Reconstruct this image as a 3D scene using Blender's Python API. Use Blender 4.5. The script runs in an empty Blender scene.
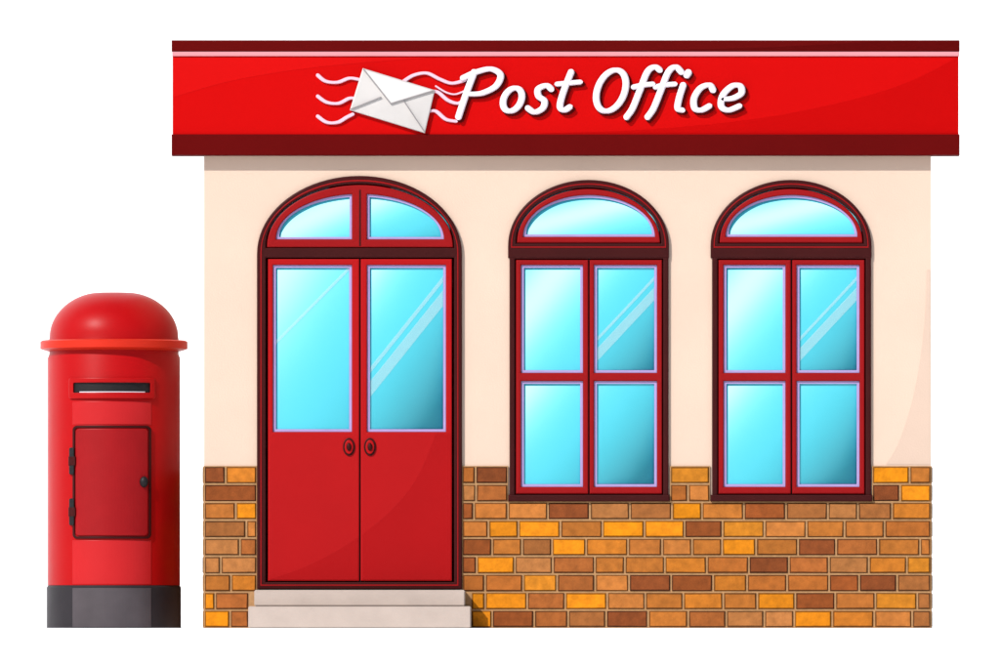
import bpy, bmesh, math, random
from mathutils import Vector
random.seed(11)
S = 1/150.0
def X(px): return (px-500)*S
def Z(py): return (628-py)*S
scene = bpy.context.scene
col = scene.collection

# ---------------- materials ----------------
def mat(name, rgb, rough=0.5, var=0.06, nscale=6, bump=0.0, bscale=60, metallic=0.0, spec=0.5, coat=0.0, attr=False):
    m = bpy.data.materials.new(name); m.use_nodes = True
    nt = m.node_tree; N = nt.nodes; L = nt.links
    b = N['Principled BSDF']
    b.inputs['Roughness'].default_value = rough
    b.inputs['Metallic'].default_value = metallic
    b.inputs['Specular IOR Level'].default_value = spec
    b.inputs['Coat Weight'].default_value = coat
    b.inputs['Coat Roughness'].default_value = 0.25
    tc = N.new('ShaderNodeTexCoord')
    nz = N.new('ShaderNodeTexNoise'); nz.inputs['Scale'].default_value = nscale; nz.inputs['Detail'].default_value = 5
    L.new(tc.outputs['Object'], nz.inputs['Vector'])
    mr = N.new('ShaderNodeMapRange')
    mr.inputs['From Min'].default_value = 0.3; mr.inputs['From Max'].default_value = 0.7
    mr.inputs['To Min'].default_value = 1-var; mr.inputs['To Max'].default_value = 1+var
    L.new(nz.outputs['Fac'], mr.inputs['Value'])
    mul = N.new('ShaderNodeVectorMath'); mul.operation = 'SCALE'
    if attr:
        a = N.new('ShaderNodeAttribute'); a.attribute_name = 'Col'
        L.new(a.outputs['Color'], mul.inputs[0])
    else:
        mul.inputs[0].default_value = rgb
    L.new(mr.outputs['Result'], mul.inputs['Scale'])
    L.new(mul.outputs['Vector'], b.inputs['Base Color'])
    if bump > 0:
        n2 = N.new('ShaderNodeTexNoise'); n2.inputs['Scale'].default_value = bscale; n2.inputs['Detail'].default_value = 6
        L.new(tc.outputs['Object'], n2.inputs['Vector'])
        bp = N.new('ShaderNodeBump'); bp.inputs['Strength'].default_value = bump; bp.inputs['Distance'].default_value = 0.004
        L.new(n2.outputs['Fac'], bp.inputs['Height']); L.new(bp.outputs['Normal'], b.inputs['Normal'])
    return m

M = {}
M['cream'] = mat('cream_render', (0.595,0.440,0.345), 0.85, 0.035, 1.5, 0.35, 90, spec=0.1)
M['brick'] = mat('brick', (1,1,1), 0.75, 0.18, 22, 0.7, 120, attr=True, spec=0.12)
M['mortar'] = mat('mortar', (0.36,0.20,0.09), 0.9, 0.12, 30, 0.5, 150, spec=0.1)
M['maroon'] = mat('maroon_paint', (0.036,0.003,0.003), 0.5, 0.08, 5, spec=0.10)
M['red'] = mat('red_paint', (0.32,0.003,0.004), 0.5, 0.04, 2, 0.05, 40, spec=0.10)
M['framered'] = mat('frame_red_paint', (0.23,0.003,0.004), 0.5, 0.05, 3, 0.05, 40, spec=0.10)
M['signred'] = mat('sign_red_enamel', (0.44,0.001,0.001), 0.5, 0.02, 1, spec=0.04)
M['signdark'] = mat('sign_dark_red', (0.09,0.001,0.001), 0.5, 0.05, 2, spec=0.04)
M['pink'] = mat('sign_highlight_pink', (0.60,0.22,0.24), 0.4, 0.03, 2)  # pale colour painted in as a highlight line on the sign
M['white'] = mat('white_letter', (0.68,0.60,0.65), 0.4, 0.02, 8)
M['pinkwhite'] = mat('pinkish_white', (0.66,0.42,0.50), 0.4, 0.04, 8)
M['grey'] = mat('fold_grey', (0.25,0.23,0.23), 0.6, 0.04, 8)
M['env'] = mat('envelope_cream', (0.48,0.45,0.43), 0.5, 0.08, 3)
M['envflap'] = mat('envelope_flap_cream', (0.56,0.54,0.52), 0.5, 0.04, 3)
M['lav'] = mat('glazing_bead', (0.33,0.25,0.48), 0.5, 0.05, 8, spec=0.2)
M['glass'] = mat('coated_glass', (0.035,0.44,0.53), 0.46, 0.02, 1.0, spec=0.62)
M['glass'].node_tree.nodes['Principled BSDF'].inputs['IOR'].default_value=1.6
M['stone'] = mat('step_stone', (0.42,0.345,0.30), 0.8, 0.06, 6, 0.3, 80, spec=0.1)
M['boxred'] = mat('post_box_red', (0.34,0.002,0.003), 0.40, 0.04, 3, 0.05, 50, spec=0.12)
M['boxsheen'] = mat('post_box_sheen_red', (0.40,0.010,0.012), 0.40, 0.04, 3, 0.05, 50, spec=0.15)  # lighter red for the painted highlight column on the post box
M['boxdoor'] = mat('post_box_door_red', (0.25,0.004,0.006), 0.45, 0.05, 5, spec=0.12)
M['band'] = mat('post_box_rim', (0.48,0.018,0.006), 0.4, 0.04, 3, spec=0.15)
M['black'] = mat('black_iron', (0.008,0.007,0.008), 0.5, 0.1, 10, spec=0.2)
M['base'] = mat('post_box_base', (0.024,0.021,0.024), 0.5, 0.12, 6, 0.1, 60, spec=0.12)
M['basesheen'] = mat('post_box_base_sheen', (0.065,0.055,0.06), 0.5, 0.12, 6, 0.1, 60, spec=0.15)  # lighter grey continuing the painted highlight column over the base
M['ground'] = mat('white_ground', (0.92,0.92,0.92), 0.95, 0.005, 0.3, spec=0)
M['backdrop'] = mat('white_backdrop', (0.92,0.92,0.92), 0.95, 0.003, 0.05, spec=0)
M['roof'] = mat('roof_felt', (0.12,0.11,0.11), 0.9, 0.1, 4, 0.3, 50)
def glint():
    m = bpy.data.materials.new('painted_reflection'); m.use_nodes=True  # pale see-through colour imitating reflections on the glass
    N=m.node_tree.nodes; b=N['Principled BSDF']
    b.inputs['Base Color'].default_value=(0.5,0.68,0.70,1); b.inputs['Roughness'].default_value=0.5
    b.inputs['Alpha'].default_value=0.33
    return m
M['glint'] = glint()

# ---------------- helpers ----------------
def empty(name, loc=(0,0,0)):
    e = bpy.data.objects.new(name, None); e.location = loc; col.objects.link(e)
    e.empty_display_size = 0.2
    return e
def link(name, me, m, parent, smooth=False):
    o = bpy.data.objects.new(name, me); col.objects.link(o)
    me.materials.clear(); me.materials.append(M[m] if isinstance(m,str) else m)
    if parent:
        o.parent = parent; o.location = -Vector(parent.location)
    for p in me.polygons: p.use_smooth = smooth
    return o
def slab(name, outlines, yf, yb, m, parent, bev=0.0):
    cu = bpy.data.curves.new('tmp','CURVE'); cu.dimensions='2D'; cu.fill_mode='BOTH'
    for ol in outlines:
        sp = cu.splines.new('POLY'); sp.points.add(len(ol)-1)
        for i,(a,b) in enumerate(ol): sp.points[i].co=(X(a),Z(b),0,1)
        sp.use_cyclic_u=True
    h=(yb-yf)/2
    bd = min(bev*S,h*0.9)
    cu.extrude=h-bd; cu.bevel_depth=bd; cu.bevel_resolution=1; cu.offset=-bd
    o=bpy.data.objects.new('tmp',cu); col.objects.link(o)
    dg=bpy.context.evaluated_depsgraph_get(); dg.update()
    me=bpy.data.meshes.new_from_object(o.evaluated_get(dg))
    bpy.data.objects.remove(o)
    c=(yf+yb)/2
    for v in me.vertices:
        x,y,z=v.co; v.co=(x,c-z,y)
    me.name=name
    return link(name, me, m, parent)
def rect(x0,y0,x1,y1): return [(x0,y1),(x1,y1),(x1,y0),(x0,y0)]
def rrect(x0,y0,x1,y1,r,n=6):
    pts=[]
    for cx,cy,a0 in ((x1-r,y1-r,0),(x0+r,y1-r,90),(x0+r,y0+r,180),(x1-r,y0+r,270)):
        for i in range(n+1):
            a=math.radians(a0+90*i/n); pts.append((cx+r*math.cos(a),cy+r*math.sin(a)))
    return pts
def arch(x0,x1,ybot,yspr,ytop,n=40,clip=None):
    cx=(x0+x1)/2; rx=(x1-x0)/2; ry=yspr-ytop
    a0,a1=0,math.pi
    pts=[]
    if clip and clip[0]=='L':
        a0=math.acos((clip[1]-cx)/rx)
        pts.append((clip[1],ybot))
    else:
        pts.append((x1,ybot))
    if clip and clip[0]=='R':
        a1=math.acos((clip[1]-cx)/rx)
    for i in range(n+1):
        a=a0+(a1-a0)*i/n
        p=(cx+rx*math.cos(a), yspr-ry*math.sin(a))
        if math.dist(p,pts[-1])>0.3: pts.append(p)
    last=(clip[1],ybot) if clip and clip[0]=='R' else (x0,ybot)
    if math.dist(last,pts[-1])>0.3: pts.append(last)
    return pts
def smoothpts(pts,k=8):
    P=[Vector(p) for p in pts]; n=len(P); out=[]
    for i in range(n-1):
        p0,p1,p2,p3=P[max(i-1,0)],P[i],P[i+1],P[min(i+2,n-1)]
        for j in range(k):
            t=j/k
            q=0.5*((2*p1)+(p2-p0)*t+(2*p0-5*p1+4*p2-p3)*t*t+(-p0+3*p1-3*p2+p3)*t**3)
            out.append((q.x,q.y))
    out.append(tuple(P[-1])); return out
def facet(name, outline, y, nrm, m, parent):
    """flat sheet with normals tilted to nrm"""
    n=len(outline)
    me=bpy.data.meshes.new(name); me.from_pydata([(X(a),y,Z(b)) for a,b in outline],[],[tuple(range(n))]); me.update()
    o=link(name,me,m,parent,True)
    if me.polygons[0].normal.y>0: me.flip_normals()
    me.normals_split_custom_set_from_vertices([Vector(nrm).normalized()]*n)
    return o
def box(name,x0,x1,y0,y1,z0,z1,m,parent,bev=0.0):
    bm=bmesh.new(); bmesh.ops.create_cube(bm,size=1)
    for v in bm.verts:
        v.co=((x0+x1)/2+v.co.x*(x1-x0),(y0+y1)/2+v.co.y*(y1-y0),(z0+z1)/2+v.co.z*(z1-z0))
    if bev>0: bmesh.ops.bevel(bm,geom=bm.edges[:],offset=bev,segments=2,affect='EDGES')
    me=bpy.data.meshes.new(name); bm.to_mesh(me); bm.free()
    return link(name,me,m,parent)
def pane(name,x0,y0,x1,y1,y,t0,t1,parent,amp=56):
    """flat glass pane; tilted normals put in a diagonal glare and shade gradient"""
    nx,nz=14,20
    vs=[];fs=[];ns=[]
    for j in range(nz+1):
        for i in range(nx+1):
            u=i/nx; w=j/nz
            vs.append((X(x0+(x1-x0)*u),y,Z(y0+(y1-y0)*w)))
            t=t0+(t1-t0)*(0.42*u+0.58*w)
            if t<0: a=math.radians(30)*t; n=Vector((math.sin(a)*0.68,-math.cos(a),-math.sin(a)*0.76))
            else: a=math.radians(amp)*t; n=Vector((math.sin(a)*0.97,-math.cos(a),-math.sin(a)*0.15))
            ns.append(n.normalized())
    for j in range(nz):
        for i in range(nx):
            a=j*(nx+1)+i; fs.append((a,a+nx+1,a+nx+2,a+1))
    me=bpy.data.meshes.new(name); me.from_pydata(vs,[],fs); me.update()
    o=link(name,me,'glass',parent,True)
    if me.polygons[0].normal.y>0:
        me.flip_normals()
    me.normals_split_custom_set_from_vertices(ns)
    return o
def ribbon_bm(bm, pts, w, yf, yb, closed=False, samples=10):
    P=[Vector(p) for p in pts]; n=len(P); out=[]
    segs=n if closed else n-1
    for i in range(segs):
        if closed: p0,p1,p2,p3=P[(i-1)%n],P[i],P[(i+1)%n],P[(i+2)%n]
        else: p0,p1,p2,p3=P[max(i-1,0)],P[i],P[i+1],P[min(i+2,n-1)]
        for k in range(samples):
            t=k/samples
            out.append(0.5*((2*p1)+(p2-p0)*t+(2*p0-5*p1+4*p2-p3)*t*t+(-p0+3*p1-3*p2+p3)*t**3))
    if not closed: out.append(P[-1])
    if not closed:
        r=w/2
        d0=(out[0]-out[1]).normalized(); d1=(out[-1]-out[-2]).normalized()
        caps=[(math.cos(a)*r,math.sin(a)) for a in (0.1,0.45,0.8,1.2)]
        pre=[(out[0]+d0*c,s) for c,s in caps]; post=[(out[-1]+d1*c,s) for c,s in reversed(caps)]
        seq=pre+[(o,1.0) for o in out]+post
    else: seq=[(o,1.0) for o in out]
    m=len(seq); rings=[]
    for i,(p,s) in enumerate(seq):
        if closed: d=seq[(i+1)%m][0]-seq[i-1][0]
        else: d=seq[min(i+1,m-1)][0]-seq[max(i-1,0)][0]
        d.normalize(); nrm=Vector((-d.y,d.x))
        ww=w*s*(0.82+0.34*abs(d.y))
        a=p+nrm*ww/2; b=p-nrm*ww/2; a2=p+nrm*ww*0.32; b2=p-nrm*ww*0.32
        ym=yf+(yb-yf)*0.25
        rings.append([bm.verts.new((X(q.x),yy,Z(q.y))) for q,yy in ((a,yb),(a,ym),(a2,yf),(b2,yf),(b,ym),(b,yb))])
    fs=[]
    cnt=m if closed else m-1
    for i in range(cnt):
        A=rings[i];B=rings[(i+1)%m]
        for k in range(6): fs.append(bm.faces.new((A[k],A[(k+1)%6],B[(k+1)%6],B[k])))
    if not closed:
        fs.append(bm.faces.new(rings[0])); fs.append(bm.faces.new(rings[-1]))
    bmesh.ops.recalc_face_normals(bm,faces=fs)
def ribbons(name,strokes,w,yf,yb,m,parent,step=0.0006):
    bm=bmesh.new()
    for i,s in enumerate(strokes):
        o=step*(i%5)
        ribbon_bm(bm,s['p'],s.get('w',w),yf-o,yb-o*0.3,s.get('c',False))
    me=bpy.data.meshes.new(name); bm.to_mesh(me); bm.free()
    return link(name,me,m,parent)
def lathe(name,profile,cx,cy,m,parent,n=96,smooth=True):
    bm=bmesh.new(); rings=[]
    for r,pz in profile:
        rings.append([bm.verts.new((cx+r*S*math.cos(2*math.pi*i/n),cy+r*S*math.sin(2*math.pi*i/n),Z(pz))) for i in range(n)])
    for a,b in zip(rings,rings[1:]):
        for i in range(n): bm.faces.new((a[i],a[(i+1)%n],b[(i+1)%n],b[i]))
    bm.faces.new(rings[0]); bm.faces.new(rings[-1])
    bmesh.ops.recalc_face_normals(bm,faces=bm.faces[:])
    me=bpy.data.meshes.new(name); bm.to_mesh(me); bm.free()
    o=link(name,me,m,parent,smooth)
    md=o.modifiers.new('es','EDGE_SPLIT'); md.split_angle=math.radians(35)
    return o

# ---------------- ground, background ----------------
def sheet(name,pts,m):
    me=bpy.data.meshes.new(name); me.from_pydata(pts,[],[(0,1,2,3)]); me.update(); return link(name,me,m,None)
sheet('ground',[(-300,-300,0),(300,-300,0),(300,300,0),(-300,300,0)],'ground')
sheet('background',[(-120,26,-0.2),(120,26,-0.2),(120,26,60),(-120,26,60)],'backdrop')

# ---------------- building ----------------
B = empty('post_office_building',(X(567),0,0))
door_open = arch(259,460,590,254,178)
wins=[0,202.5]
def win_open(d): return arch(510+d,667+d,500,246,182)
slab('front_wall',[[(204,628),(931,628),(931,60),(204,60)],door_open,win_open(0),win_open(202.5)],0,0.3,'cream',B)
zt=Z(60); D=3.2
box('side_wall_1',X(204),X(204)+0.2,0.3,D,0,zt,'cream',B)
box('side_wall_2',X(931)-0.2,X(931),0.3,D,0,zt,'cream',B)
box('rear_wall',X(204)+0.2,X(931)-0.2,D-0.2,D,0,zt,'cream',B)
box('roof',X(204)-0.08,X(931)+0.08,0.12,D+0.08,zt,zt+0.12,'roof',B,0.01)
cv=smoothpts([(927,270),(924,330),(915,390),(900,440),(886,464.5)])
facet('plaster_shade',cv+[(930.5,464.5),(930.5,270)],-0.002,(0.2,-1,0),'cream',B)  # shade curve on the wall, put in by turning normals off the sun

# bricks
PAL=[(0.42,0.135,0.024),(0.50,0.175,0.012),(0.60,0.195,0.005),(0.62,0.205,0.003),(0.32,0.095,0.020),(0.44,0.15,0.030),(0.24,0.06,0.012),(0.38,0.145,0.04),(0.29,0.10,0.025),(0.47,0.15,0.015),(0.20,0.05,0.012),(0.37,0.11,0.018),(0.40,0.13,0.02)]
bm=bmesh.new(); cl=bm.loops.layers.float_color.new('Col')
def add_brick(u0,u1,p0,p1,mapf):
    c=random.choice(PAL); k=random.uniform(0.76,0.98)
    ch=1.2; pr=random.uniform(0.018,0.022)
    outer=[(u0,p0),(u1,p0),(u1,p1),(u0,p1)]
    j=lambda: random.uniform(-0.3,0.3)
    inner=[(u0+ch+j(),p0+ch+j()),(u1-ch+j(),p0+ch+j()),(u1-ch+j(),p1-ch+j()),(u0+ch+j(),p1-ch+j())]
    v0=[bm.verts.new(mapf(a,b,0.0)) for a,b in outer]
    v1=[bm.verts.new(mapf(a,b,pr-0.006)) for a,b in outer]
    v2=[bm.verts.new(mapf(a,b,pr)) for a,b in inner]
    fs=[bm.faces.new(v2)]
    for i in range(4):
        q=(i+1)%4
        fs.append(bm.faces.new((v1[i],v1[q],v2[q],v2[i]))); fs.append(bm.faces.new((v0[i],v0[q],v1[q],v1[i])))
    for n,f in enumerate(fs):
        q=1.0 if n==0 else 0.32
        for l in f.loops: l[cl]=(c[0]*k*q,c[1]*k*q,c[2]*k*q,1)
def course_bricks(u0,u1,cuts_for,mapf):
    for r in range(9):
        p0=466+18*r; p1=p0+18
        u=u0-(20 if r%2 else 4)-random.uniform(0,10)
        edges=[]
        while u<u1:
            w=random.choice([34,38,40,42,30]); edges.append((u,u+w)); u+=w
        free=cuts_for(p0,p1)
        for f0,f1 in free:
            segs=[[max(a,f0),min(b,f1)] for a,b in edges if min(b,f1)-max(a,f0)>0.01]
            # merge slivers into their neighbour
            if len(segs)>1 and segs[0][1]-segs[0][0]<10: segs[1][0]=segs[0][0]; segs.pop(0)
            if len(segs)>1 and segs[-1][1]-segs[-1][0]<10: segs[-2][1]=segs[-1][1]; segs.pop()
            for c0,c1 in segs: add_brick(c0+1.0,c1-1.0,p0+1.0,p1-1.0,mapf)
def front_free(p0,p1):
    if p0<500: return [(204,257),(462,508),(670,710),(872,931)]
    if p1>600: return [(204,249),(471,931)]
    return [(204,257),(462,931)]
course_bricks(204,931,front_free,lambda a,b,d:(X(a),-0.002-d,Z(b)))
LL=D/S
course_bricks(0,LL,lambda p0,p1:[(0,LL)],lambda a,b,d:(X(204)-0.001-d*0.45,a*S,Z(b)))
course_bricks(0,LL,lambda p0,p1:[(0,LL)],lambda a,b,d:(X(931)+0.001+d*0.45,a*S,Z(b)))
bmesh.ops.recalc_face_normals(bm,faces=bm.faces[:])
me=bpy.data.meshes.new('brick_plinth'); bm.to_mesh(me); bm.free()
link('brick_plinth',me,'brick',B)
slab('mortar_bed_1',[rect(204,466,257,628)],-0.012,-0.001,'mortar',B)
slab('mortar_bed_2',[[(462,628),(931,628),(931,466),(872,466),(872,501),(710,501),(710,466),(670,466),(670,501),(508,501),(508,466),(462,466)]],-0.012,-0.001,'mortar',B)
box('mortar_bed_3',X(204)-0.005,X(204)-0.001,0,D,0,Z(466),'mortar',B)
box('mortar_bed_4',X(931)+0.001,X(931)+0.005,0,D,0,Z(466),'mortar',B)

# steps
box('door_step_upper',X(255),X(465),-0.22,-0.0,Z(606),Z(590),'stone',B,0.006)
box('door_step_lower',X(249.5),X(471),-0.36,-0.0,0.0,Z(606.3),'stone',B,0.006)

# door
GY=0.010
def bead(name,x0,y0,x1,y1,parent,t=2.6,yf=-0.004):
    slab(name,[rect(x0,y0,x1,y1),rect(x0+t,y0+t,x1-t,y1-t)],yf,GY-0.002,'lav',parent)
slab('door_frame',[arch(257,462,589,254,176),arch(266,454,248,246,184),rect(266,258,454,582)],-0.030,0.12,'maroon',B,1.3)
slab('door_frame_inner_mould',[arch(260.5,458.5,586,253,180),arch(261.8,457.2,584.5,252,181.6)],-0.033,-0.028,'framered',B,0.4)
slab('fanlight_frame',[arch(267,453,247.5,246,185),arch(276,444,239.5,239.5,194,clip=('L',352)),arch(276,444,239.5,239.5,194,clip=('R',367))],-0.022,0.10,'framered',B,1.2)
slab('fanlight_bead',[arch(276.2,443.8,239.2,239.2,194.2,clip=('L',351.8)),arch(279,441,237,237,196.8,clip=('L',349.5)),
                      arch(276.2,443.8,239.2,239.2,194.2,clip=('R',367.2)),arch(279,441,237,237,196.8,clip=('R',369.5))],-0.004,GY-0.002,'lav',B)
pane('fanlight_glass_1',270,188,357,246,GY,-1.5,-0.1,B)
pane('fanlight_glass_2',362,188,450,246,GY,-1.1,0.6,B)
slab('fanlight_mullion_groove',[rect(359.2,190,360.8,246)],-0.024,-0.0215,'maroon',B)
ls=smoothpts([(270,579.5),(300,569),(330,555),(358,538)])
rs=smoothpts([(362.5,535),(390,512),(415,482),(432,445),(436,433.5)])
for i,(x0,x1,g0,g1,t0,t1) in enumerate([(268,359.3,273,352,-0.85,0.3),(360.7,452,367,446,-0.8,1.1)]):
    slab('door_leaf_%d'%(i+1),[rect(x0,259,x1,581),rect(g0,265,g1,432)],-0.022,0.075,'red',B,1.2)
    bead('door_glazing_bead_%d'%(i+1),g0+.2,265.2,g1-.2,431.8,B)
    pane('door_glass_%d'%(i+1),g0-1,264,g1+1,433,GY,t0,t1,B)
    kx=349 if i==0 else 370
    ov=lambda rx,ry:[(kx+rx*math.cos(a*math.pi/16),447+ry*math.sin(a*math.pi/16)) for a in range(32)]
    slab('door_knob_plate_%d'%(i+1),[ov(6,9)],-0.032,-0.0228,'maroon',B,1)
    slab('door_knob_rose_%d'%(i+1),[ov(4.3,7)],-0.042,-0.0325,'red',B,1)
    bm=bmesh.new(); bmesh.ops.create_uvsphere(bm,u_segments=20,v_segments=12,radius=1)
    for v in bm.verts: v.co=(X(kx)+v.co.x*2.4*S,-0.046+v.co.y*0.012,Z(447)+v.co.z*4.0*S)
    me=bpy.data.meshes.new('k'); bm.to_mesh(me); bm.free(); link('door_knob_%d'%(i+1),me,'maroon',B,True)
facet('door_panel_shade_1',ls+[(358,579.5)],-0.0235,(0.16,-1,0.0),'red',B)  # flat sheet, normals turned to darken the lower door like shade
facet('door_panel_shade_2',rs+[(450.5,433.5),(450.5,579.5),(362.5,579.5)],-0.0235,(0.16,-1,0.0),'red',B)  # same shade curve continued on the right leaf
slab('door_backing',[rect(358,258,362,582)],0.02,0.05,'black',B)

# windows
wi=0
for d in wins:
    wi+=1; T='window_%d_'%wi
    slab(T+'frame',[arch(508+d,669+d,258,246,180),arch(516+d,661+d,243.5,242,188)],-0.030,0.12,'maroon',B,1.3)
    slab(T+'frame_mould',[arch(511+d,666+d,248,245,183.5),arch(512.2+d,664.8+d,246.6,244.5,184.9)],-0.033,-0.028,'framered',B,0.4)
    slab(T+'lower_frame',[rect(509.5+d,256,668.5+d,500),rect(515+d,259,663+d,495)],-0.027,0.12,'maroon',B,1.3)
    slab(T+'sill',[rect(508+d,494.8,669.5+d,501.5)],-0.042,-0.0,'maroon',B,1.2)
    slab(T+'arch_frame',[arch(517+d,660+d,243,242,189),arch(523+d,655+d,237,237,195)],-0.022,0.10,'framered',B,1.1)
    slab(T+'arch_bead',[arch(523.2+d,654.8+d,236.8,236.8,195.2),arch(526+d,652+d,234.4,234.4,197.8)],-0.004,GY-0.002,'lav',B)
    pane(T+'arch_glass',518+d,190,659+d,242,GY,-1.6,0.1,B)
    k=0
    for (x0,x1,g0,g1) in [(516,588.2,521,583),(589.6,662,594,657)]:
        k+=1
        slab(T+'casement_%d'%k,[rect(x0+d,260,x1+d,494),rect(g0+d,265,g1+d,373),rect(g0+d,381,g1+d,487)],-0.022,0.075,'framered',B,1.2)
        for q,(a,b) in enumerate([(265,373),(381,487)]):
            bead(T+'bead_%d%d'%(k,q+1),g0+d+.2,a+.2,g1+d-.2,b-.2,B)
            t0,t1={(1,0):(-1.2,0.1),(2,0):(-0.7,0.95),(1,1):(-0.9,0.45),(2,1):(-0.5,1.15)}[(k,q)]
            pane(T+'glass_%d%d'%(k,q+1),g0+d-1,a-1,g1+d+1,b+1,GY,t0,t1,B)
    slab(T+'backing',[rect(586+d,259,591+d,495)],0.02,0.05,'black',B)
def diag(name,xa,ya,xb,yb,w):  # flat strip laid over a pane as an imitation reflection
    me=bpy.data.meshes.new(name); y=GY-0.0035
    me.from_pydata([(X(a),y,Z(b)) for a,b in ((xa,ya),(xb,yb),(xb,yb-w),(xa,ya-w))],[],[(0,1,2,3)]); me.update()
    link(name,me,'glint',B)
diag('reflection_streak_1',369.5,398,443,306,16); diag('reflection_streak_2',369.5,374,443,282,6)
diag('reflection_streak_3',275.5,345,349.5,270,4)
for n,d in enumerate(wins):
    diag('reflection_streak_%d'%(4+n*2),596.5+d,362,654.5+d,300,13); diag('reflection_streak_%d'%(5+n*2),596.5+d,342,654.5+d,280,4)

# ---------------- sign ----------------
SG = empty('post_office_sign',(X(565),-0.1,Z(98)))
YS=-0.085
box('sign_board',X(173),X(958),YS,0.10,Z(154),Z(43),'signred',SG)
slab('sign_top_rail',[rect(172,41,959,52)],YS-0.02,0.115,'signdark',SG,1)
slab('sign_highlight_strip',[rect(172.5,52.2,958.5,57)],YS-0.014,YS+0.05,'pink',SG,1)  # added strip standing for a highlight below the top rail
slab('sign_bottom_rail',[rect(172,135,959,156)],YS-0.02,0.115,'signdark',SG,1)
c1=smoothpts([(540,134),(650,130),(760,119),(850,101),(910,82),(957,58)])
facet('sign_face_shade_1',c1+[(957.5,134)],YS-0.0012,(0.24,-1,0.0),'signred',SG)  # flat sheet shaped as a shade curve, darkened through its normals
c2=smoothpts([(173.5,98),(230,82),(300,70),(380,62),(440,58)])
facet('sign_face_sheen_2',c2+[(173.5,58)],YS-0.0012,(-0.14,-1,0.05),'signred',SG)  # flat sheet shaped as a sheen, brightened through its normals
facet('sign_top_rail_shade',[(650,51)]+smoothpts([(650,51),(760,48.5),(850,44),(880,42)])+[(958,42),(958,51)],YS-0.0212,(0.3,-1,-0.1),'signdark',SG)  # shade curve on the rail, made with tilted normals
def L(x0,base,strokes,sx=1.0,sy=1.0,sh=0.24):
    out=[]
    for s in strokes:
        q=dict(s); q['p']=[(x0+a*sx+b*sy*sh,base-b*sy) for a,b in s['p']]; out.append(q)
    return out
def ell(cx,cy,rx,ry,n=12): return [(cx+rx*math.cos(2*math.pi*i/n),cy+ry*math.sin(2*math.pi*i/n)) for i in range(n)]
letters=[]
letters+=L(460,116,[{'p':[(-1,-2),(1,20),(4,43)]},{'p':[(-6,37),(6,43),(20,46),(31,40),(29,29),(17,22),(5,21)]}])
letters+=L(500,113,[{'p':ell(9.5,12.5,9,11.5),'c':True}])
letters+=L(529,112,[{'p':[(17,22),(11,25.5),(4,22),(6,15),(13,10),(13,3),(6,-1),(-2,3)]}])
letters+=L(554,111,[{'p':[(8,38),(5,18),(5,4),(10,0),(15,3)]},{'p':[(-3,26),(8,27),(19,28)]}])
letters+=L(592,112,[{'p':ell(14,20.5,14,20.5,14),'c':True}])
letters+=L(628,111,[{'p':[(22,40),(16,43),(10,38),(7,20),(4,2),(0,-7)]},{'p':[(0,23),(9,25),(18,26)]}])
letters+=L(648,111,[{'p':[(24,38),(17,43),(11,38),(8,20),(5,2),(1,-7)]},{'p':[(2,23),(10,25),(20,26)]}])
letters+=L(674,111,[{'p':[(3,25),(2,12),(3,2),(8,0)]},{'p':[(4,35),(5.2,37.5)],'w':6.6}])
letters+=L(690,111,[{'p':[(18,20),(13,25),(5,22),(1,12),(4,2),(11,0),(18,4)]}])
letters+=L(718,111,[{'p':[(3,11),(12,12),(19,17),(16,24),(8,24),(1,15),(2,4),(10,0),(20,4)]}])
ribbons('sign_lettering',letters,5.9,YS-0.042,YS-0.014,'white',SG)
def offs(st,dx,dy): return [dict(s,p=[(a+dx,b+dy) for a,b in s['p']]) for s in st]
ribbons('sign_lettering_shadow',offs(letters,1.8,1.8),7.0,YS-0.011,YS-0.0005,'signdark',SG)  # dark offset copy of the letters, put in as their drop shadow
waves=[{'p':[(318,76),(326,82),(338,83),(350,79),(362,81)]},
       {'p':[(318,97),(327,103),(339,104),(350,99),(358,100)]},
       {'p':[(318,117),(327,123),(338,123),(347,118),(353,115)]},
       {'p':[(404,82),(414,76),(427,74),(440,80),(452,84),(465,81)]},
       {'p':[(430,92),(438,93),(448,101),(458,104),(466,100)]},
       {'p':[(428,112),(436,112),(446,120),(456,122)]},
       {'p':[(436,87),(446,93),(455,95),(464,92)],'w':2}]
ribbons('sign_postmark_waves',waves,3.6,YS-0.02,YS-0.0005,'pinkwhite',SG)
env=[(363,69),(435,91),(425,134),(350,111)]
slab('sign_envelope',[list(reversed(env))],YS-0.036,YS-0.004,'env',SG,1.2)
slab('sign_envelope_flap',[[(391,105),(433.5,91.5),(364,70.5)]],YS-0.046,YS-0.0365,'envflap',SG,1)
ribbons('sign_envelope_folds',[{'p':[(364,70.5),(378,88),(391,104.5)]},{'p':[(391,104.5),(412,98),(433.5,91.5)]},
   {'p':[(351,110),(366,104),(381,98)],'w':0.8},{'p':[(424,132),(414,117),(404,102)],'w':0.8}],1.3,YS-0.049,YS-0.0368,'grey',SG)

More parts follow.
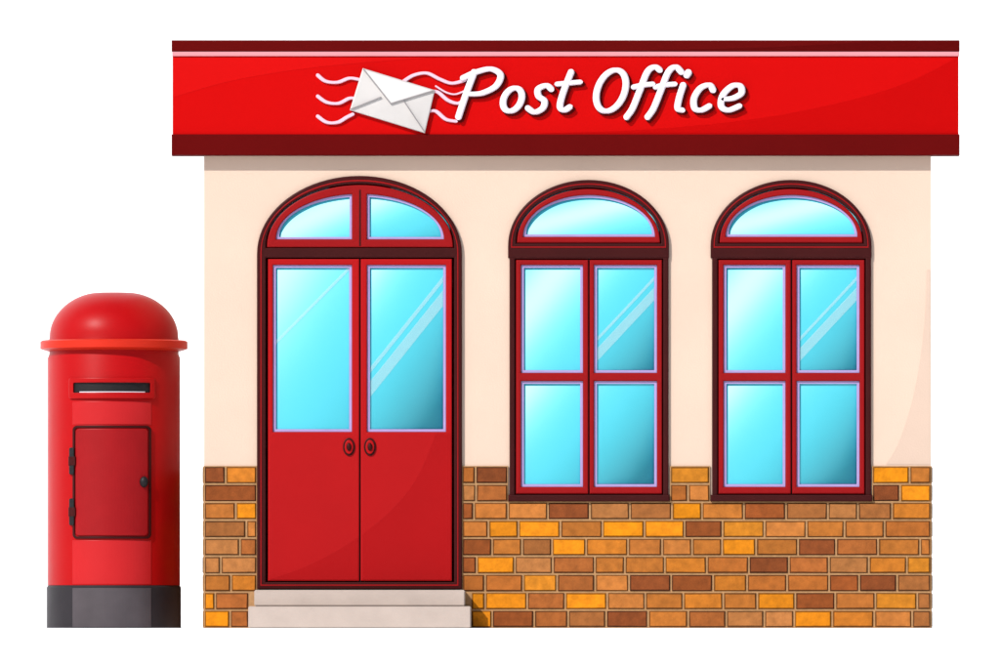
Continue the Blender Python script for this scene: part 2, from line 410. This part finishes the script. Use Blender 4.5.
# ---------------- post box ----------------
CX=X(114.5); CY=0.62
P = empty('post_box',(CX-4.0*S,CY,0))
PO=Vector((CX,CY,0))
R=66.8
lathe('base',[(67.8,628),(67.8,587),(66.3,585)],CX,CY,'base',P)
lathe('body',[(R,585),(R,356),(65.3,352),(65.3,346)],CX,CY,'boxred',P)
lathe('rim',[(67,349),(72,347.5),(74.3,346.5),(74.3,339.5),(72.5,338.2),(65,338)],CX,CY,'band',P)
prof=[(65.5,338.2),(65.0,335)]
for i in range(1,19):
    a=i/18*math.pi/2
    prof.append((16+49*math.cos(a)**1.1, 335-45.2*math.sin(a)**1.0))
prof+= [(8,289.7),(2,289.6)]
lathe('dome_cap',prof,CX,CY,'boxred',P)
def wrap(o,RR=None):
    RR=RR or R
    me=o.data; bm=bmesh.new(); bm.from_mesh(me)
    xs=[v.co.x for v in bm.verts]; x0,x1=min(xs),max(xs)
    k=int((x1-x0)/(3*S))
    for i in range(1,k):
        x=x0+(x1-x0)*i/k
        bmesh.ops.bisect_plane(bm,geom=bm.verts[:]+bm.edges[:]+bm.faces[:],plane_co=(x,0,0),plane_no=(1,0,0))
    for v in bm.verts:
        u=v.co.x-CX; v.co.y=CY-math.sqrt(max((RR*S)**2-u*u,0))+v.co.y
    bm.to_mesh(me); bm.free()
    return o
wrap(slab('slot_frame',[rrect(71,377,158,398,2.5),rrect(76,382,153,392,1)],-0.022,0.004,'boxred',P,1.0))
wrap(slab('slot_opening',[rect(75,381,154,393)],-0.004,0.004,'black',P))
wrap(slab('slot_lip',[rect(82,390.9,148,391.8)],-0.014,-0.005,'white',P,0.2))
wrap(slab('door_surround',[rrect(75,425,154,538.5,4.5),rrect(77.2,427.2,151.8,536.3,3.5)],-0.014,0.003,'maroon',P,0.5))
wrap(slab('collection_door',[rrect(78,428,151,535.5,3.5)],-0.014,0.003,'boxdoor',P,1.0))
wrap(slab('front_sheen_upper',[rect(75,401,154,424)],-0.003,0.003,'boxsheen',P,0.4))  # upper part of the highlight column, painted as a lighter sheet
wrap(slab('front_sheen_lower',[rect(75,540,154,584)],-0.003,0.003,'boxsheen',P,0.4))  # lower part of the painted highlight column
wrap(slab('base_sheen',[rect(75,588,154,627)],-0.003,0.003,'basesheen',P,0.4),67.8)  # highlight on the base, painted as a lighter grey sheet
for i,y in enumerate((447,498)):
    wrap(slab('hinge_%d'%(i+1),[rrect(71.5,y,76.5,y+27,1.5)],-0.026,0.003,'black',P,0.8))
    wrap(slab('hinge_leaf_%d'%(i+1),[rect(70.8,y+9,78,y+18)],-0.030,0.0,'maroon',P,0.8))
bm=bmesh.new(); bmesh.ops.create_uvsphere(bm,u_segments=24,v_segments=14,radius=1)
yk=CY-math.sqrt((R*S)**2-(33.5*S)**2)-0.03
for v in bm.verts: v.co=(X(147)+v.co.x*4.4*S,yk+v.co.y*0.022,Z(481.5)+v.co.z*5.6*S)
me=bpy.data.meshes.new('k'); bm.to_mesh(me); bm.free(); link('door_handle',me,'black',P,True)
for o in bpy.data.objects:
    if o.parent==P: o.location=-PO

# ---------------- light ----------------
sd=Vector((-0.50,-0.62,0.60)).normalized()
su=bpy.data.lights.new('sun','SUN'); su.energy=4.6; su.angle=math.radians(0.6); su.color=(1,0.98,0.95)
so=bpy.data.objects.new('sun',su); so.rotation_euler=sd.to_track_quat('Z','Y').to_euler(); so.location=(-10,-12,14); col.objects.link(so)
w=bpy.data.worlds.new('World'); scene.world=w; w.use_nodes=True
nt=w.node_tree; bg=nt.nodes['Background']; sky=nt.nodes.new('ShaderNodeTexSky'); sky.sky_type='NISHITA'; sky.sun_disc=False
sky.sun_elevation=math.asin(sd.z); sky.sun_rotation=math.atan2(sd.x,sd.y)%(2*math.pi)
nt.links.new(sky.outputs['Color'],bg.inputs['Color']); bg.inputs['Strength'].default_value=0.11

# ---------------- camera ----------------
cam=bpy.data.cameras.new('camera'); co=bpy.data.objects.new('camera',cam); col.objects.link(co); scene.camera=co
DC=70.0; cz=0.05
co.location=(0,-DC,cz); co.rotation_euler=(math.radians(90),0,0)
cam.sensor_width=36; cam.lens=36*DC/(1000*S); cam.shift_y=(Z(333.5)-cz)/(1000*S)
cam.clip_end=1000; cam.clip_start=0.5
scene.view_settings.view_transform='Standard'; scene.view_settings.look='None'; scene.view_settings.exposure=0
